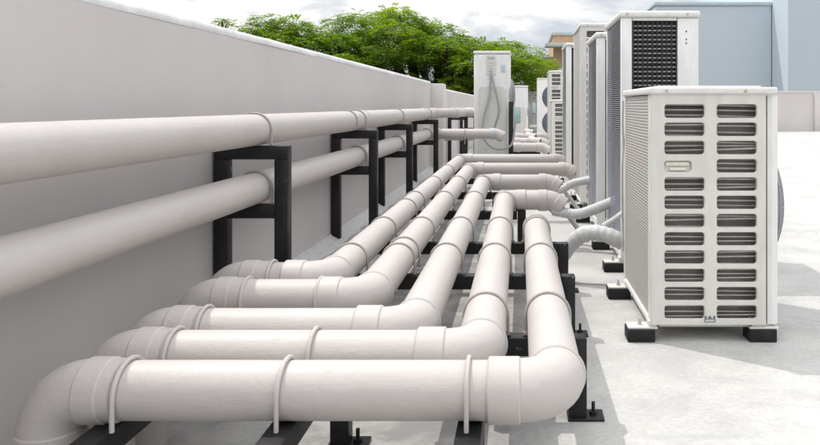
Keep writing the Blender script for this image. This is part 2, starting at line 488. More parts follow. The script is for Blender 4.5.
XDS = [-.985, -.972, -.96, -.95, -.948]
YL = [2.31, 2.085, 1.785, 1.61, 1.418]          # depth of the near cross runs, pipe 1 (wall side) .. 5
XR = [-.632, -.455, -.275, -.094, .077]          # where each pipe runs along the roof
YE = [7.42, 6.3, 5.24, 4.24, 3.36]               # depth where each turns off to its unit
XE = [.33, .335, .13, .10, None]                  # end of the far cross run
names = ['white drain pipe running nearest the wall of the five floor pipes',
         'second white floor pipe from the wall, between its nearest and middle neighbours',
         'middle white floor pipe of the five parallel runs',
         'fourth white floor pipe from the wall, just inside the outermost one',
         'outermost white floor pipe with the big front bend, closest to the camera']
lat_clamps = [[-.815], [-.81, -.593], [-.80], [-.79, -.47], [-.79, -.472, -.104]]
beamsY = [1.93, 2.62, 3.235, 4.2, 5.1, 6.07, 7.2]
for i in range(5):
    root = empty('drain_pipe', (XR[i], YL[i], 0), names[i], 'pipe', 'white floor pipes on black stands')
    y, x = YL[i], XR[i]; XD = XDS[i]
    # drop to the floor
    _, pA = elbow((XD, y, ZP), (0, 0, 1), (1, 0, 0), root, Rc=.078, sock=(.06, .045))
    straight((XD, y, -.005), (XD, y, ZP - .078), root)
    pB, pC = elbow((x, y, ZP), (1, 0, 0), (0, 1, 0), root, Rc=.08, sock=(.062, .004))
    straight(pA, pB, root)
    m = MB(); m.collar((pA.x + .042, y, ZP), (1, 0, 0), .028 + .02 * (i < 2), PR + .0045, ri=PR - .004); m.build('sleeve', M['pipe'], root)
    ye = YE[i]
    if XE[i] is not None:
        pD, pE = elbow((x, ye, ZP), (0, 1, 0), (1, 0, 0), root, Rc=.075, sock=(.004, .055))
        straight(pC, pD, root)
        d45 = Vector((1, -.18, -.62)).normalized()
        pF, pG = elbow((XE[i] + .09, ye, ZP), (1, 0, 0), d45, root, Rc=.10, sock=(.05, .055))
        straight(pE, pF, root)
        m = MB(); m.tube([pG - d45 * .02, pG + d45 * .05, pG + d45 * .056], [PR - .006, PR - .006, .03], 30); m.build('end_cap', M['pipe'], root)
    else:
        pD, pE = elbow((x, ye, ZP), (0, 1, 0), (0, 0, -1), root, Rc=.06, sock=(.004, .03))
        straight(pC, pD, root)
    for cx in lat_clamps[i]: clamp((cx, y, ZP), 'x', root, .226, r=PR + .002, rod=.0048, mat='pipe', nuts=False)
    for by in beamsY:
        if by > y + .16 and by < ye + .03: clamp((x, min(by, ye - .06), ZP), 'y', root, .226)
    if i in (0, 1):
        for q in ([3.87] if i == 0 else [2.74]): clamp((x, q, ZP), 'y', root, .226)

# ------------------------------------------------------------------ stands under the floor pipes
def foot_plate(px, py, parent, sx=1):
    m = MB(); m.box(px - .03 if sx > 0 else px - .07, px + .07 if sx > 0 else px + .03, py - .032, py + .032, .001, .008, .0015)
    fp = m.build('foot_plate', M['steel'], parent)
    m = MB(); bx = px + .042 * sx
    m.tube([(bx, py, .008), (bx, py, .017)], .011, 6); m.tube([(bx, py, .017), (bx, py, .042)], .005, 10)
    m.build('anchor_bolt', M['steel'], fp)

def hsection(x0, x1, y0, y1, z0, z1, name, parent):
    m = MB(); m.box(x0, x1, y0, y1, z0, z1, .0018, 2); return m.build(name, M['steel'], parent)

spans = [(-.15, .182), (-.72, .205), (-.72, .222), (-.72, .035), (-.72, -.15), (-.72, .29), (-.75, .30)]
wh = ['nearest, by the big bend', 'second nearest', 'third, where the outermost pipe ends',
      'fourth, ending beside the fourth pipe', 'fifth, shortest of the far ones', 'second farthest', 'farthest of all']
for by, (xa, xb), t in zip(beamsY, spans, wh):
    root = empty('pipe_stand', ((xa + xb) / 2, by, 0), 'black steel cross stand under the floor pipes, ' + t, 'pipe stand', 'black stands across the floor pipes')
    hsection(xa, xb - .052, by - .025, by + .025, .175, .2245, 'beam', root)
    hsection(xb - .05, xb, by - .025, by + .025, .006, .2235, 'post', root)
    hsection(xa + .08, xa + .128, by - .024, by + .024, .006, .174, 'post', root)
    foot_plate(xb - .022, by, root, 1); foot_plate(xa + .1, by, root, -1)
for bx, ya, yb, t in ((-.82, 1.28, 2.44, 'beside the wall'), (-.472, 1.28, 1.80, 'under the two front pipes'), (-.10, 1.28, 1.52, 'below the big bend')):
    root = empty('pipe_stand', (bx, (ya + yb) / 2, 0), 'black steel channel stand lying lengthwise ' + t, 'pipe stand', 'black channel stands along the floor')
    hsection(bx - .025, bx + .025, ya, yb, .175, .2242, 'beam', root)
    px = bx + (.02 if bx < -.3 else 0)
    hsection(px - .023, px + .023, yb - .052, yb - .004, .006, .174, 'post', root)
    hsection(bx - .023, bx + .023, ya + .01, ya + .056, .006, .174, 'post', root)
    foot_plate(px, yb - .03, root); foot_plate(bx, ya + .03, root)

# ------------------------------------------------------------------ wall frames and wall pipes
FY = [1.0, 2.75, 4.45, 5.9, 7.75, 10.0, 12.0]
ft = ['at the near left edge', 'nearest fully seen, beside the near floor bends', 'second along the wall', 'third along the wall', 'fourth along the wall, before the pier',
      'just beyond the pier', 'farthest, beyond the pier']
for k, (fy, t) in enumerate(zip(FY, ft)):
    if k == 0: continue
    off = 0 if fy < 9 else .16
    x0, x1 = -1.192 + off, -.905 + off
    root = empty('pipe_rack', ((x0 + x1) / 2, fy, 0), 'black steel frame holding the wall pipes, ' + t, 'pipe rack', 'black frames along the wall')
    hsection(x0, x0 + .052, fy - .025, fy + .025, .0, .6475, 'post', root)
    hsection(x1 - .052, x1, fy - .025, fy + .025, .0, .6475, 'post', root)
    hsection(x0, x1, fy - .0255, fy + .0255, .648, .700, 'top_bar', root)
    hsection(x0 + .0525, x1 - .0525, fy - .0245, fy + .0245, .418, .471, 'lower_bar', root)
XW = -1.04
up = empty('wall_pipe', (XW, 3, .757), 'upper white pipe running along the wall on top of the black frames', 'pipe', 'white pipes along the wall')
lo = empty('wall_pipe', (XW, 3, .528), 'lower white pipe running along the wall inside the black frames', 'pipe', 'white pipes along the wall')
ZU, ZL = .7625, .534
PW = .0615
straight((XW, -1.5, ZU), (XW, 8.2, ZU), up, r=PW)
straight((XW, -1.5, ZL), (XW, 7.85, ZL), lo, r=PW)
for fy in FY[1:5]:
    for k, (z, rt) in enumerate(((ZU, up), (ZL, lo))):
        clamp((XW, fy - .005, z), 'y', rt, .701 if k == 0 else .472, r=PW + .001, nuts=(k == 0))
clamp((XW, 4.2, ZU), 'y', up, .73, r=PW + .001, nuts=False)
for y in (4.6, 7.45): sub_collar((XW, y, ZU), (0, 1, 0), .02, up, r=PW + .004)
# offset bends of the upper pipe round the pier
d1 = Vector((.42, 1, 0)).normalized()
a0, a1 = elbow((XW, 8.27, ZU), (0, 1, 0), d1, up, Rc=.2, sock=(.05, .05))
e2 = Vector((XW, 8.27, ZU)) + d1 * .62
b0, b1 = elbow(e2, d1, (0, 1, 0), up, Rc=.2, sock=(.05, .05))
straight(a1, b0, up); 
c0, c1 = elbow(e2 + Vector((0, .75, 0)), (0, 1, 0), (1, 0, 0), up, Rc=.09, sock=(.05, .05))
straight(b1, c0, up); straight(c1, c1 + Vector((.42, 0, 0)), up)
# lower pipe turns right to the lone unit
a0, a1 = elbow((XW, 7.93, ZL), (0, 1, 0), (1, 0, 0), lo, Rc=.085, sock=(.05, .05))
dd = Vector((1, -.1, -.6)).normalized()
b0, b1 = elbow((-.26, 7.93, ZL), (1, 0, 0), dd, lo, Rc=.1, sock=(.05, .05))
straight(a1, b0, lo)
m = MB(); m.tube([b1 - dd * .02, b1 + dd * .06, b1 + dd * .066], [PR - .004, PR - .004, .03], 28); m.build('end_cap', M['pipe'], lo)
m = MB(); m.collar(Vector((-.31, 7.93, ZL)), (1, 0, 0), .02, PR + .009, ri=PR); m.build('tape', M['blue_tape'], lo)
for cx in (-.62,): clamp((cx, 7.93, ZL), 'x', lo, .42, nuts=False)
# post under the lower pipe's cross run
root = empty('pipe_post', (-.62, 7.93, 0), 'single black post carrying the lower wall pipe where it turns to the tall unit', 'pipe stand')
hsection(-.645, -.595, 7.9, 7.955, .006, .47, 'post', root); foot_plate(-.62, 7.93, root)
sp = empty('wall_pipe', (-.9, 9.3, .44), 'short white pipe crossing behind the frames beside the tall unit', 'pipe')
straight((-1.0, 9.25, .45), (-.50, 9.25, .45), sp); sub_collar((-.70, 9.25, .45), (1, 0, 0), .05, sp)
m = MB(); m.collar((-.99, 9.25, .45), (1, 0, 0), .05, PR + .007, ri=PR - .004); m.build('coupling', M['pipe'], sp)

# far group of floor pipes
for k, (y, x0, x1, t) in enumerate(((9.25, -.02, .30, 'nearest of the far cluster, behind the tall unit'), (10.7, -.05, .36, 'middle of the far cluster'), (12.4, -.05, .42, 'rearmost of the far cluster'))):
    root = empty('drain_pipe', (x0, y, 0), 'white floor pipe with stubby bends, ' + t, 'pipe', 'far cluster of white pipes')
    zc = ZP + .02
    p0, p1 = elbow((x0 - .1, y, zc), (0, -1, 0), (1, 0, 0), root, Rc=.08, sock=(.05, .05))
    straight((x0 - .1, y + .75, zc), p0, root)
    q0, q1 = elbow((x1, y, zc), (1, 0, 0), Vector((1, -.2, -.7)), root, Rc=.09, sock=(.05, .06))
    straight(p1, q0, root)
    dv = Vector((1, -.2, -.7)).normalized()
    m = MB(); m.tube([q1 - dv * .02, q1 + dv * .06, q1 + dv * .066], [PR - .004, PR - .004, .03], 28); m.build('end_cap', M['pipe'], root)
    s0, s1 = elbow((x0 + .18, y + .22, zc + .07), (0, -1, .0), (1, -.3, -.2), root, Rc=.09, sock=(.05, .05))
    straight((x0 + .18, y + .62, zc + .07), s0, root)
    m = MB(); m.box(x0 - .2, x0 + .3, y + .38, y + .43, .17, .24, .003); m.box(x0 - .2, x0 - .15, y + .38, y + .43, 0, .17); m.box(x0 + .25, x0 + .3, y + .38, y + .43, 0, .17)
    st = empty('pipe_stand', (x0, y + .4, 0), 'small black stand under the white pipe ' + t, 'pipe stand')
    m.build('frame', M['steel'], st)

# ------------------------------------------------------------------ hoses
def smooth_path(pts, n=10):
    P = [Vector(p) for p in pts]; P = [P[0] * 2 - P[1]] + P + [P[-1] * 2 - P[-2]]
    out = []
    for i in range(1, len(P) - 2):
        for k in range(n):
            t = k / n; a, b, c, d = P[i - 1:i + 3]
            out.append(.5 * ((2 * b) + (c - a) * t + (2 * a - 5 * b + 4 * c - d) * t * t + (3 * b - a - 3 * c + d) * t ** 3))
    out.append(P[-2]); return out
def hose(pts, r, label, mat='hose', wrap=.05, name='insulated_hose', group='insulated hoses to the units', cat='hose'):
    path = smooth_path(pts, 14)
    m = MB()
    rs = [r * (1 + wrap * (noise.noise(p * 40) + .5 * math.sin(i * 1.05))) for i, p in enumerate(path)]
    m.tube(path, rs, 20)
    return tag(m.build(name, M[mat], None, 60), label, cat, group)
hose([(.08, 3.42, .11), (.12, 3.43, .085), (.19, 3.42, .11), (.245, 3.40, .18), (.30, 3.38, .232), (.36, 3.36, .247), (.42, 3.34, .238), (.49, 3.33, .205)], .038, 'thick grey insulated hose arching from the outermost pipe to the low front unit')
hose([(.40, 3.40, .27), (.43, 3.42, .285), (.47, 3.46, .30), (.51, 3.52, .315)], .012, 'thin grey hose above the arching hose, rising to the black meshed unit', wrap=.02)
hose([(.20, 4.215, .225), (.24, 4.20, .22), (.29, 4.18, .213), (.345, 4.16, .212), (.42, 4.13, .238), (.57, 4.07, .31)], .031, 'grey insulated hose dipping from the fourth floor pipe to a tall unit')
hose([(.235, 5.22, .225), (.275, 5.2, .222), (.33, 5.18, .245), (.40, 5.16, .285), (.57, 5.10, .325)], .030, 'grey insulated hose rising from the middle floor pipe to a tall unit')
hose([(.45, 6.28, .215), (.475, 6.26, .20), (.50, 6.25, .22), (.57, 6.23, .27)], .026, 'short grey hose from the second floor pipe to a tall unit')
for k, (y, x) in enumerate(((4.42, .30), (5.5, .36))):
    hose([(x - .08, y - .1, .24), (x, y - .06, .17), (x + .07, y - .1, .08), (x + .12, y - .14, .03)], .016, ['grey drooping tube below the hose of the fourth pipe', 'grey drooping tube below the hose of the middle pipe'][k], 'drain', .02, 'drain_tube', 'grey drain tubes', 'tube')
hose([(.20, 3.40, .0045), (.30, 3.36, .0045), (.40, 3.34, .0045), (.56, 3.30, .0045)], .0035, 'thin grey cable lying on the floor between stand and front unit', 'casing', .0, 'floor_cable', None, 'cable')

# ------------------------------------------------------------------ outdoor units
def rrect(cx, cz, w, h, r, n=4):
    pts = []
    for (sx, sz, a0) in ((1, 1, 0), (-1, 1, 90), (-1, -1, 180), (1, -1, 270)):
        for i in range(n + 1):
            a = R(a0 + 90 * i / n)
            pts.append((cx + sx * (w / 2 - r) + r * math.cos(a), cz + sz * (h / 2 - r) + r * math.sin(a)))
    return pts

def holed_panel(m, xs, zs, holes, y=0.0, th=.012):
    """grid of cells; holes: {(i,j): (cx, cz, w, h, r)}, rims rolled inward"""
    for i in range(len(xs) - 1):
        for j in range(len(zs) - 1):
            x0, x1, z0, z1 = xs[i], xs[i + 1], zs[j], zs[j + 1]
            if (i, j) not in holes:
                v = [m.bm.verts.new(p) for p in ((x0, y, z0), (x1, y, z0), (x1, y, z1), (x0, y, z1))]
                m.bm.faces.new(v); continue
            cx, cz, w, h, r = holes[(i, j)]
            inner = rrect(cx, cz, w, h, r); n = len(inner) // 4
            R0 = [m.bm.verts.new((p[0], y, p[1])) for p in inner]
            R1 = [m.bm.verts.new((cx + (p[0] - cx) * .965, y + .004, cz + (p[1] - cz) * .92)) for p in inner]
            R2 = [m.bm.verts.new((cx + (p[0] - cx) * .965, y + th, cz + (p[1] - cz) * .92)) for p in inner]
            C = [m.bm.verts.new(p) for p in ((x1, y, z1), (x0, y, z1), (x0, y, z0), (x1, y, z0))]
            L = len(inner)
            for q in range(4):
                for s in range(n - 1):
                    a = q * n + s; m.bm.faces.new((C[q], R0[a + 1], R0[a]))
                a = q * n + n - 1; b = (a + 1) % L
                m.bm.faces.new((C[q], C[(q + 1) % 4], R0[b], R0[a]))
            for A, B in ((R0, R1), (R1, R2)):
                for s in range(L): m.bm.faces.new((A[s], A[(s + 1) % L], B[(s + 1) % L], B[s]))

def add_feet(root, W, D, x_in=-.085, fw=.085, ys=(.0, .56), right=True):
    for y in ys:
        for sx in ((0, 1) if right else (0,)):
            xa = x_in if sx == 0 else W - .112
            m = MB(); m.box(xa, xa + fw + .022, y, y + .07, .046, .053, .002)
            m.box(xa + fw - .01 if sx == 0 else xa + .01, xa + fw + .02 if sx == 0 else xa + .05, y + .005, y + .06, .053, .075, .003)
            ft_ = m.build('foot', M['casing'], root, local=True)
            m = MB(); m.box(xa - .003, xa + fw + .012, y - .008, y + .075, 0, .046, .004)
            m.build('rubber_pad', M['rubber'], ft_, local=True)
            m = MB(); bx = xa + fw * (.55 if sx == 0 else .9)
            m.tube([(bx, y + .035, .053), (bx, y + .035, .066)], .007, 6); m.tube([(bx, y + .035, .066), (bx, y + .035, .076)], .004, 8)
            m.build('bolt', M['zinc'], ft_, local=True)

def screw(m, x, y, z, r=.006):
    m.tube([(x, y, z), (x, y - .004, z)], r, 10)

def fan_dome(root, x, cy, cz, rad, out, mat='fan_grey', axis='x'):
    """domed wire guard: rings and spokes over a dark disc"""
    m = MB()
    for k in range(11):
        t = (k + 1) / 11; r = rad * t; o = out * (1 - t ** 2.6) ** .6 if t < 1 else 0
        pts = [(x + o, cy + r * math.cos(a), cz + r * math.sin(a)) for a in [2 * PI * i / 40 for i in range(41)]]
        m.tube(pts, .0022 if k < 10 else .007, 6, caps=False)
    for s in range(16):
        a = 2 * PI * s / 16; pts = []
        for k in range(9):
            t = .05 + .95 * k / 8; o = out * max(0, 1 - t ** 2.6) ** .6
            pts.append((x + o, cy + rad * t * math.cos(a), cz + rad * t * math.sin(a)))
        m.tube(pts, .002, 6)
    # moulded shroud ring under the wires
    n = 40; rings = []
    for t in (.0, .3, .55, .75, .9, 1.0):
        o = out * .99 * max(0, 1 - t ** 2.6) ** .6
        rings.append([m.bm.verts.new((x + o - .002, cy + rad * max(t, .02) * math.cos(2 * PI * i / n), cz + rad * max(t, .02) * math.sin(2 * PI * i / n))) for i in range(n)])
    for a, b in zip(rings, rings[1:]):
        for i in range(n): m.bm.faces.new((a[i], a[(i + 1) % n], b[(i + 1) % n], b[i]))
    m.bm.faces.new(rings[0])
    return m.build('fan_guard', M[mat], root, local=True)

def louver_unit(H, rows, D, label, detail=True, handle_row=3, group='outdoor air conditioning units'):
    W = .468
    root = empty('outdoor_unit', (0, 0, 0), label, 'air conditioner', group)
    top = H - .026; bot = .062
    # louvred end panel
    pitch = .0664; zt = top - .028
    m = MB()
    xs = [.0, .044, .195, .234, .385, .412]
    zs = [bot]; z0 = zt - rows * pitch
    zs.append(z0)
    for k in range(rows): zs.append(z0 + (k + 1) * pitch)
    zs.append(top)
    holes = {}
    for k in range(rows):
        for c in (1, 3):
            row_from_top = rows - 1 - k
            cx = (xs[c] + xs[c + 1]) / 2; cz = zs[k + 1] + pitch / 2
            if row_from_top == handle_row and c == 1: holes[(c, k + 1)] = (cx - .024, cz - .002, .102, .043, .012)
            else: holes[(c, k + 1)] = (cx, cz, .149, .0525, .011)
    holed_panel(m, xs, zs, holes)
    # return edges of the panel
    m.box(.001, .412, .0125, .016, bot, zs[1] - .004); m.box(.001, .412, .0125, .016, zt + .004, top)
    # rolled left edge
    m.prism([(0, .0), (-.004, .004), (-.004, .05), (.002, .05), (.002, .001)], 'z', bot, top)
    m.prism([(.412, .0), (.416, .004), (.416, .02), (.410, .02), (.410, .001)], 'z', bot, top)
    m.build('louver_panel', M['casing'], root, local=True, angle=30)
    # slats behind the openings
    m = MB(); z = zs[1] - .01
    while z < zt:
        for xa, xb in ((.036, .205), (.226, .393)):
            hz = .004 * noise.noise(Vector((xa * 9, z * 40, H)))
            m.box(xa, xb, -.001, .001, -.0035, .0035, 0, mtx=Matrix.Translation((0, .034, z + hz)) @ Matrix.Rotation(R(50), 4, 'X') @ Matrix.Rotation(R(5 * noise.noise(Vector((z * 31, xa, 1)))), 4, 'Y'))
        z += .0195
    m.build('slats', M['slat'], root, local=True)
    m = MB(); m.box(.03, .409, .06, D - .03, bot + .003, top - .002); m.build('inner_case', M['inner'], root, local=True)
    # handle pocket
    kz = zs[rows - handle_row] + pitch / 2 - .002; cx = (xs[1] + xs[2]) / 2 - .024
    m = MB(); m.box(cx - .056, cx + .056, .014, .022, kz - .026, kz + .026); m.box(cx - .044, cx + .044, .006, .0145, kz + .002, kz + .017, .003)
    m.box(cx - .03, cx + .03, .004, .0135, kz - .015, kz - .004, .003)
    m.build('handle', M['handle'], root, local=True)
    # side coil
    m = MB(); m.box(.0, .028, .053, D - .03, bot + .02, top - .004); m.build('coil', M['coil'], root, local=True)
    m = MB(); m.box(-.006, .03, D - .028, D, bot, top - .001, .003); m.box(-.008, .03, .051, D - .03, bot - .004, bot + .018, .003)
    m.build('corner_post', M['casing_white'], root, local=True)
    # fan side casing, rounded corner
    m = MB()
    prof = [(.424, .012)]
    prof += [(W - .03 + .03 * math.sin(R(a)), .006 + .03 - .03 * math.cos(R(a))) for a in (0, 15, 30, 45, 60, 75, 90)]
    prof += [(W, D - .02), (W - .02, D), (.424, D)]
    m.prism(prof, 'z', bot, top - .004); m.build('side_casing', M['casing_white'], root, local=True, angle=30)
    m = MB(); m.box(-.012, W - .012, -.008, D + .006, top, H, .007, 3); m.box(.03, W - .06, .03, D - .02, H, H + .006, .003)
    tc = m.build('top_cover', M['top_white'], root, local=True)
    m = MB(); screw(m, .052, -.008, H - .014); screw(m, .338, -.008, H - .014); m.build('screw', M['zinc'], tc, local=True)
    m = MB(); m.box(.03, W - .03, .02, D - .02, .048, bot, .003); m.build('base_pan', M['casing'], root, local=True)
    if detail:
        # tiny maker's plate: emblem over a framed bar
        m = MB(); bx, bz = .211, bot + .020
        m.box(bx - .020, bx + .020, -.0015, .0005, bz - .010, bz - .008); m.box(bx - .020, bx + .020, -.0015, .0005, bz + .000, bz + .002)
        m.box(bx - .020, bx - .018, -.0015, .0005, bz - .008, bz); m.box(bx + .018, bx + .020, -.0015, .0005, bz - .008, bz)
        m.box(bx - .019, bx - .012, -.0015, .0005, bz + .004, bz + .012); m.box(bx + .012, bx + .019, -.0015, .0005, bz + .004, bz + .012)
        m.prism([(bx - .008, bz + .004), (bx + .008, bz + .004), (bx, bz + .014)], 'y', -.0015, .0005)
        m.build('badge', M['fan'], root, local=True)
        # wiring clipped to the rear corner post
        m = MB(); m.tube(smooth_path([(-.012, D - .02, top - .02), (-.016, D - .03, top - .12), (-.01, D - .015, top - .22), (-.018, D - .03, top - .36), (-.012, D - .02, .2)]), .004, 8)
        m.build('wire', M['zinc'], root, local=True)
    fan_dome(root, W - .004, .33, .47, .255, .098)
    add_feet(root, W, D)
    return root

def coil_unit(H, D, label, group='outdoor air conditioning units', W=.40):
    root = empty('outdoor_unit', (0, 0, 0), label, 'air conditioner', group)
    top = H - .035; bot = .062
    m = MB(); m.box(0, .056, 0, .03, bot, top, .005); m.box(0, .012, .028, D, bot, bot + .05, .003); m.box(0, .03, D - .03, D, bot, top, .004)
    m.box(.058, .288, .004, .02, bot, bot + .06, .003); m.box(.058, .288, .004, .02, top - .015, top, .003)
    m.build('corner_post', M['casing_white'], root, local=True)
    m = MB(); m.box(.29, W, 0, D - .02, bot, top, .008); pn = m.build('side_panel', M['casing_white'], root, local=True)
    m = MB()
    for q in (.0, .042, .062): m.tube([(.335, .001, top - .07 - q), (.335, -.002, top - .07 - q)], .004, 10)
    m.build('vent_hole', M['dark'], pn, local=True)
    m = MB(); m.box(-.01, W + .008, -.01, D + .01, top, H, .012, 3); tc = m.build('top_cover', M['top_white'], root, local=True)
    m = MB(); screw(m, .34, -.01, H - .018); screw(m, .03, -.01, H - .018); m.build('screw', M['zinc'], tc, local=True)
    m = MB(); m.box(.03, .289, .03, D - .035, bot, top - .001); m.build('coil', M['coil_dark'], root, local=True)
    # plastic guard mesh on the end face: dark slats with pale dashes
    m = MB(); z = bot + .075
    while z < top - .03:
        t = R(random.uniform(-.25, .25))
        m.box(-.1135, .1135, .0, .004, -.0034, .0034, 0, mtx=Matrix.Translation((.173, .017, z)) @ Matrix.Rotation(R(-38), 4, 'X') @ Matrix.Rotation(t, 4, 'Y'))
        z += .0236
    m.box(.059, .287, .0215, .0235, bot + .06, bot + .066); m.box(.059, .063, .0215, .0235, bot + .06, top - .015)
    m.build('mesh_guard', M['guard'], root, local=True)
    m = MB()
    for c in range(10): m.box(.060 + c * .0248, .0675 + c * .0248 - .002 * (c % 2), .006, .0125, bot + .06, top - .015)
    m.build('guard_ribs', M['dark'], root, local=True)
    # horizontal guard bars on the long side, a bit bent
    m = MB(); n = int((top - bot - .06) / .0112)
    for k in range(n):
        z = bot + .055 + k * .0112
        pts = []
        for j in range(7):
            y = .034 + (D - .07) * j / 6
            pts.append((.006 - .008 * max(0, noise.noise(Vector((z * 5, y * 4, H)))) - .012 * max(0, j - 4) * max(0, noise.noise(Vector((z * 3.3, 9, H)))), y, z + .002 * noise.noise(Vector((y * 9, z * 30, 2)))))
        m.tube(pts, .0024, 5)
    m.build('side_guard', M['guard_bar'], root, local=True)
    # fin edge on the far side
    m = MB()
    for k in range(60): z = bot + .03 + k * (top - bot - .06) / 60; m.box(W - .002, W + .008, .1, D - .1, z, z + .006)
    m.build('fin_edge', M['casing'], root, local=True)
    m = MB(); m.box(.02, W - .01, .02, D - .02, .048, bot, .003); m.build('base_pan', M['casing'], root, local=True)
    add_feet(root, W, D)
    return root

def plain_unit(H, D, W, label, fan=True, service=True, group='outdoor air conditioning units'):
    root = empty('outdoor_unit', (0, 0, 0), label, 'air conditioner', group)
    top = H - .03; bot = .062
    m = MB(); m.box(0, W, 0, D, bot, top, .035, 5); m.build('casing', M['casing_white'], root, local=True)
    m = MB(); m.box(-.006, W + .006, -.006, D + .006, top - .005, H, .012, 3); m.build('top_cover', M['top_white'], root, local=True)
    m = MB()   # pressed lower field with rounded shoulders
    pts = rrect(W / 2, (bot + top) / 2 - .17, W - .11, top - bot - .46, .05, 5)
    m.prism([(p[0], p[1]) for p in pts], 'y', -.014, .004); m.build('pressed_field', M['casing'], root, local=True)
    if service:
        pts = rrect(W * .47, H - .17, .12, .23, .02, 4)
        m = MB(); m.prism(pts, 'y', -.010, .002)
        sc = m.build('service_cover', M['casing'], root, local=True)
        m = MB(); m.prism(rrect(W * .47, H - .085, .075, .025, .008), 'y', -.014, -.0105)
        for k in range(4): m.box(W * .47 - .03, W * .47 + .03, -.013, -.0102, H - .15 - k * .03, H - .143 - k * .03)
        m.build('slots', M['guard'], sc, local=True)
        m = MB(); m.box(W * .73, W * .88, -.003, .001, H - .26, H - .16); m.build('sticker', M['sticker'], root, local=True)
        m = MB(); 
        for k in range(5): m.box(W * .75, W * (.86 - .02 * (k % 2)), -.004, -.0031, H - .25 + k * .016, H - .245 + k * .016)
        m.build('sticker_print', M['cable'], root, local=True)
    if fan: fan_dome(root, W - .004, D / 2, H - .52, .2, .06)
    add_feet(root, W, D, x_in=-.03, fw=.08, ys=(.02, D - .1))
    return root

def fan_unit(H, W, D, label):
    root = empty('outdoor_unit', (0, 0, 0), label, 'air conditioner', 'outdoor air conditioning units')
    m = MB(); m.box(0, W, 0, D, .062, H - .03, .02, 3); m.build('casing', M['casing_white'], root, local=True)
    m = MB(); m.box(-.006, W + .006, -.006, D + .006, H - .03, H, .01, 3); m.build('top_cover', M['top_white'], root, local=True)
    for cz in (H * .29, H * .70):
        o = fan_dome(root, 0, 0, 0, H * .20, .03, 'fan')
        o.rotation_euler = (0, 0, -PI / 2); o.location = (W * .44, -.001, cz)
    add_feet(root, W, D, x_in=0, fw=.08, ys=(.02, D - .1), right=True)
    return root

def place(o, x, y, rz=0): o.location = (x, y, 0); o.rotation_euler = (0, 0, rz); return o
u = louver_unit(.925, 12, .64, 'low front unit with two columns of louvre slots, nearest the camera'); place(u, .478, 2.54)
u = coil_unit(1.345, .62, 'tall unit with black meshed end, directly behind the low louvred unit'); place(u, .52, 3.6)
u = coil_unit(1.335, .62, 'tall meshed unit second in the row, partly hidden by the nearest meshed unit'); place(u, .50, 4.56)
u = louver_unit(1.53, 21, .70, 'tallest louvred unit in the row, behind the two black meshed units', detail=False); place(u, .50, 5.74)
u = coil_unit(1.50, .64, 'tall meshed unit farthest back in the tight row, before the small far units'); place(u, .475, 7.2)
u = louver_unit(.94, 12, .64, 'low louvred unit far back, beside the far pipe cluster', detail=False); place(u, .485, 10.6)
u = louver_unit(1.45, 19, .64, 'far louvred unit with pale slots standing in front of the twin fan unit', detail=False); place(u, .50, 12.0)
u = fan_unit(1.5, .95, .36, 'far unit facing the camera with two round blue grey fans'); place(u, .41, 16.6)
H1 = plain_unit(1.51, .40, .44, 'lone tall white unit with a hanging grey cable, left of the row'); place(H1, -.555, 8.4)
J1 = plain_unit(1.25, .40, .43, 'plain pale unit half hidden behind the lone cabled unit', service=False); place(J1, -.27, 14.0)

# cable hanging from the lone unit
bx, by = -.555, 8.4
hose([(bx + .205, by - .012, 1.27), (bx + .20, by - .03, 1.15), (bx + .185, by - .05, .95), (bx + .12, by - .07, .70), (bx + .115, by - .09, .50), (bx + .22, by - .11, .36), (bx + .36, by - .10, .34), (bx + .46, by - .08, .40), (bx + .49, by - .06, .58), (bx + .50, by - .05, .66)], .013, 'grey cable looping down the front of the lone tall unit', 'cable', 0, 'power_cable', None, 'cable')
hose([(bx + .205, by - .012, 1.27), (bx + .225, by - .03, 1.18), (bx + .28, by - .04, .95), (bx + .30, by - .03, .78), (bx + .25, by - .02, .60), (bx + .22, by - .015, .52)], .009, 'second thinner grey cable bowing right on the lone tall unit', 'cable', 0, 'power_cable', None, 'cable')
p = empty('cable_post', (-.105, 8.36, 0), 'dark steel channel post beside the lone tall unit', 'post')
m = MB(); m.box(-.135, -.08, 8.33, 8.37, .0, .90, .004); m.build('post', M['steel'], p); foot_plate(-.107, 8.35, p)
p = empty('isolator_box', (-.03, 8.4, .7), 'pale green isolator box on the dark post beside the lone unit', 'switch box', 'pale green isolator boxes')
m = MB(); m.box(-.076, .01, 8.335, 8.42, .64, .84, .008); m.build('box', M['green_box'], p)
m = MB(); m.box(-.06, -.005, 8.327, 8.3345, .66, .82, .003); m.build('lid', M['green_box'], p)
m = MB(); m.tube([(-.032, 8.326, .74), (-.032, 8.31, .74)], .014, 12); m.build('knob', M['green_box'], p)
p = empty('isolator_box', (.27, 14.4, 0), 'pale green isolator box on a thin grey pole farther back', 'switch box', 'pale green isolator boxes')
m = MB(); m.box(.245, .32, 14.36, 14.44, .70, .90, .006); m.build('box', M['green_box'], p)
m = MB(); m.tube([(.282, 14.46, 0), (.282, 14.46, .95)], .018, 10); m.build('pole', M['cable'], p)
m = MB(); m.box(.20, .36, 14.42, 14.5, .40, .45, .004); m.build('cross_bar', M['casing'], p)

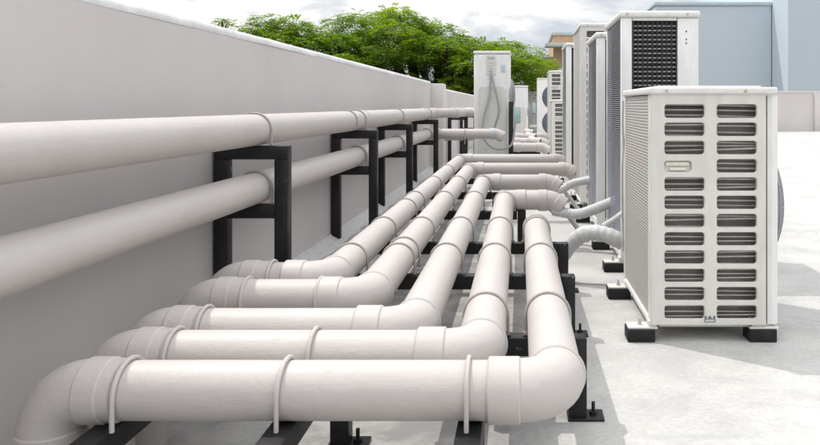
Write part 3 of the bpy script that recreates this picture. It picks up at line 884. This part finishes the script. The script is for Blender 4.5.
# ------------------------------------------------------------------ trees
def leaf_cloud(m, c, rx, ry, rz, n, rng):
    """feathery clump: sprays of leaflets, thicker on the upper skin"""
    for _ in range(n):
        while True:
            d = Vector((rng.gauss(0, 1), rng.gauss(0, 1), rng.gauss(.35, .9)))
            if d.length > .1: break
        d.normalize()
        rr = rng.uniform(.35, 1.0) ** .5
        o = c + Vector((d.x * rx * rr, d.y * ry * rr, d.z * rz * rr))
        # one spray: a drooping rachis with leaflets on both sides
        out = Vector((d.x + rng.uniform(-.5, .5), d.y + rng.uniform(-.5, .5), rng.uniform(-.45, .35))).normalized()
        side = out.cross(Vector((0, 0, 1)))
        if side.length < .1: continue
        side.normalize(); L = rng.uniform(.20, .36)
        tilt = Vector((rng.uniform(-.3, .3), rng.uniform(-.3, .3), 1)).normalized()
        for k in range(4):
            t = (k + .6) / 4
            b = o + out * L * t - Vector((0, 0, .10 * L * t * t * 4))
            for s in (1, -1):
                ll = L * .42 * (1 - .35 * abs(t - .5)); tip = b + side * s * ll + out * ll * .35 + Vector((0, 0, rng.uniform(-.05, .03)))
                wv = out * ll * .24
                mid = (b + tip) * .5 + tilt * .008
                v = [m.bm.verts.new(q) for q in (b, mid - wv, tip, mid + wv)]
                m.bm.faces.new(v)

def tree(name, base, clumps, label, seed, leaves, zlim=-9):
    rng = random.Random(seed)
    root = empty(name, base, label, 'tree')
    m = MB()
    for (x, y, z, rx, ry, rz) in clumps:
        leaf_cloud(m, Vector((x, y, z)), rx, ry, rz, int(leaves * rx * (ry + rz)), rng)
    me = m.build('crown', M['leaf'], root, angle=180)
    t = MB()
    b = Vector(base); hub = Vector((b.x, b.y, .0))
    t.tube([b, b + Vector((.1, 0, 3)), b + Vector((-.05, .1, 6)), hub], [.42, .33, .28, .26], 14)
    for (x, y, z, rx, ry, rz) in clumps[::2]:
        e = Vector((x, y, z - rz * .1)); mid = hub.lerp(e, .55) + Vector((rng.uniform(-.3, .3), rng.uniform(-.3, .3), rng.uniform(-.35, .0)))
        pth = smooth_path([hub, hub.lerp(mid, .5) + Vector((0, 0, .15)), mid, mid.lerp(e, .6) + Vector((0, 0, .1)), e], 5)
        L = len(pth); t.tube(pth, [.13 * (1 - i / L) + .014 for i in range(L)], 8)
    t.build('trunk', M['bark'], root, angle=60)
    return root
def interp(tab, x):
    for (a, p), (b, q) in zip(tab, tab[1:]):
        if a <= x <= b: return p + (q - p) * (x - a) / (b - a)
    return tab[0][1] if x < tab[0][0] else tab[-1][1]

def crown_clumps(top, y0, y1, zmin, n, rng, rr=(.5, .95)):
    """clumps filling the volume below a roof line top: [(x, z)]"""
    out = []; xa, xb = top[0][0], top[-1][0]; tries = 0
    while len(out) < n and tries < 9000:
        tries += 1
        x = rng.uniform(xa, xb); y = rng.uniform(y0, y1); ym = (y0 + y1) / 2; yh = (y1 - y0) / 2
        h = interp(top, x); fall = 1 - .38 * abs((y - ym) / yh) ** 2
        zt = zmin + (h - zmin) * fall
        r = rng.uniform(*rr); rz = r * rng.uniform(.27, .36)
        lay = rng.random() ** 1.5
        z = zt - rz * .9 - lay * max(0, (zt - zmin) - rz)
        if z < zmin + .8 and rng.random() < .6: continue
        if z < zmin - .1: continue
        if any((x - o[0]) ** 2 / (o[3] + r) ** 2 + (y - o[1]) ** 2 / (o[4] + r) ** 2 + (z - o[2]) ** 2 / (o[5] + rz) ** 2 < .42 for o in out): continue
        out.append((x, y, z, r, r, rz))
    return out
rng = random.Random(11)
topA = [(-6.2, 3.2), (-5.95, 3.75), (-5.5, 4.1), (-4.3, 4.24), (-3.3, 3.9), (-2.2, 3.45), (-1.5, 3.1), (-.7, 3.05), (0, 3.0), (.6, 2.6), (1.2, 1.9)]
cl = crown_clumps(topA, 21.5, 27, 1.25, 105, rng)
# upper tiers that give the outline its steps
cl += [(-5.55, 24, 3.85, .5, .5, .2), (-4.25, 24, 4.02, .6, .6, .2), (-4.7, 24.3, 3.95, .5, .5, .2), (-3.35, 23.6, 3.65, .6, .6, .22), (-.5, 24, 2.95, .45, .45, .16), (.25, 24, 2.72, .45, .45, .18), (-5.75, 23.6, 3.25, .4, .4, .16)]
tree('rain_tree', (-2.6, 24.2, -9), cl, 'spreading rain tree with a broad bright green crown behind the lone unit', 3, 185)
topB = [(-9.6, 2.6), (-9.1, 3.4), (-8.2, 3.72), (-7.2, 3.62), (-6.4, 3.4), (-5.6, 3.0), (-4.8, 2.5)]
cl = crown_clumps(topB, 20.6, 24, 1.2, 70, rng, (.45, .8))
tree('rain_tree', (-7.2, 22.4, -9), cl, 'lower bright green tree crown rising over the wall, left of the larger tree', 5, 185)
cl = [(-8.95, 21, 3.38, .12, .12, .06), (-8.8, 21, 3.43, .10, .10, .05), (-8.88, 21.1, 3.25, .1, .1, .05)]
tree('rain_tree', (-8.65, 21.05, -9), cl, 'small sprig of a treetop just showing over the wall, leftmost', 8, 900)

# ------------------------------------------------------------------ world, sun, camera
S = Vector((-.455, .33, 1)).normalized()
CLOUD_A = (3.2, 1.4, .3); CLOUD_B = (1.2, 5.4, .7); ZEN = 2.5
w = bpy.data.worlds.new('World'); scene.world = w; w.use_nodes = True
nt = w.node_tree; bg = nt.nodes['Background']
sky = nt.nodes.new('ShaderNodeTexSky'); sky.sky_type = 'NISHITA'; sky.sun_disc = False
sky.sun_elevation = math.asin(S.z); sky.sun_rotation = math.atan2(S.x, S.y); sky.air_density = 1.0; sky.dust_density = 1.5
tc = nt.nodes.new('ShaderNodeTexCoord')
sep = nt.nodes.new('ShaderNodeSeparateXYZ'); nt.links.new(tc.outputs['Generated'], sep.inputs[0])
mp = nt.nodes.new('ShaderNodeMapping'); mp.inputs['Location'].default_value = CLOUD_A; mp.inputs['Scale'].default_value = (1, 1, 2.3)
nt.links.new(tc.outputs['Generated'], mp.inputs[0])
cn = noise_tex(nt, mp.outputs[0], 3.0, 9, .55, .3)
cov = ramp(nt, cn, [(.33, (0, 0, 0)), (.48, (1, 1, 1))])
mp2 = nt.nodes.new('ShaderNodeMapping'); mp2.inputs['Location'].default_value = CLOUD_B; mp2.inputs['Scale'].default_value = (1, 1, 2.7)
nt.links.new(tc.outputs['Generated'], mp2.inputs[0])
sn = noise_tex(nt, mp2.outputs[0], 5.0, 10, .55, .3)
ccol = ramp(nt, sn, [(.36, (5.7, 6.2, 7.0)), (.44, (6.9, 7.3, 7.95)), (.495, (9.0, 9.1, 9.25)), (.545, (11.8, 11.7, 11.6))])
zr = nd(nt, 'ShaderNodeMapRange'); nt.links.new(sep.outputs[2], zr.inputs[0])
for k, val in ((1, .15), (2, .9), (3, 1.0), (4, ZEN)): zr.inputs[k].default_value = val
cc = nd(nt, 'ShaderNodeVectorMath', operation='SCALE'); nt.links.new(ccol.outputs[0], cc.inputs[0]); nt.links.new(zr.outputs[0], cc.inputs['Scale'])
mx = mixc(nt, cov.outputs[0], sky.outputs[0], cc.outputs[0])
nt.links.new(mx, bg.inputs[0]); bg.inputs[1].default_value = .10

sl = bpy.data.lights.new('sun', 'SUN'); sl.energy = 2.45; sl.angle = R(.6); sl.color = (1, .965, .91)
so = bpy.data.objects.new('sun', sl); col.objects.link(so); so.rotation_euler = (-S).to_track_quat('-Z', 'Y').to_euler(); so.location = S * 30

cam = bpy.data.cameras.new('camera'); co = bpy.data.objects.new('camera', cam); col.objects.link(co)
co.location = (0, 0, .86); co.rotation_euler = (R(90), 0, 0)
cam.sensor_width = 36; cam.lens = 700 / 820 * 36
cam.shift_x = (410 - 520) / 820; cam.shift_y = (105 - 222.5) / 820
cam.clip_start = .05; cam.clip_end = 2000
scene.camera = co
scene.view_settings.view_transform = 'Standard'
try: scene.view_settings.look = 'None'
except Exception: pass
scene.view_settings.exposure = 0.0; scene.view_settings.gamma = 1
scene.view_settings.use_curve_mapping = False
scene.cycles.max_bounces = 8
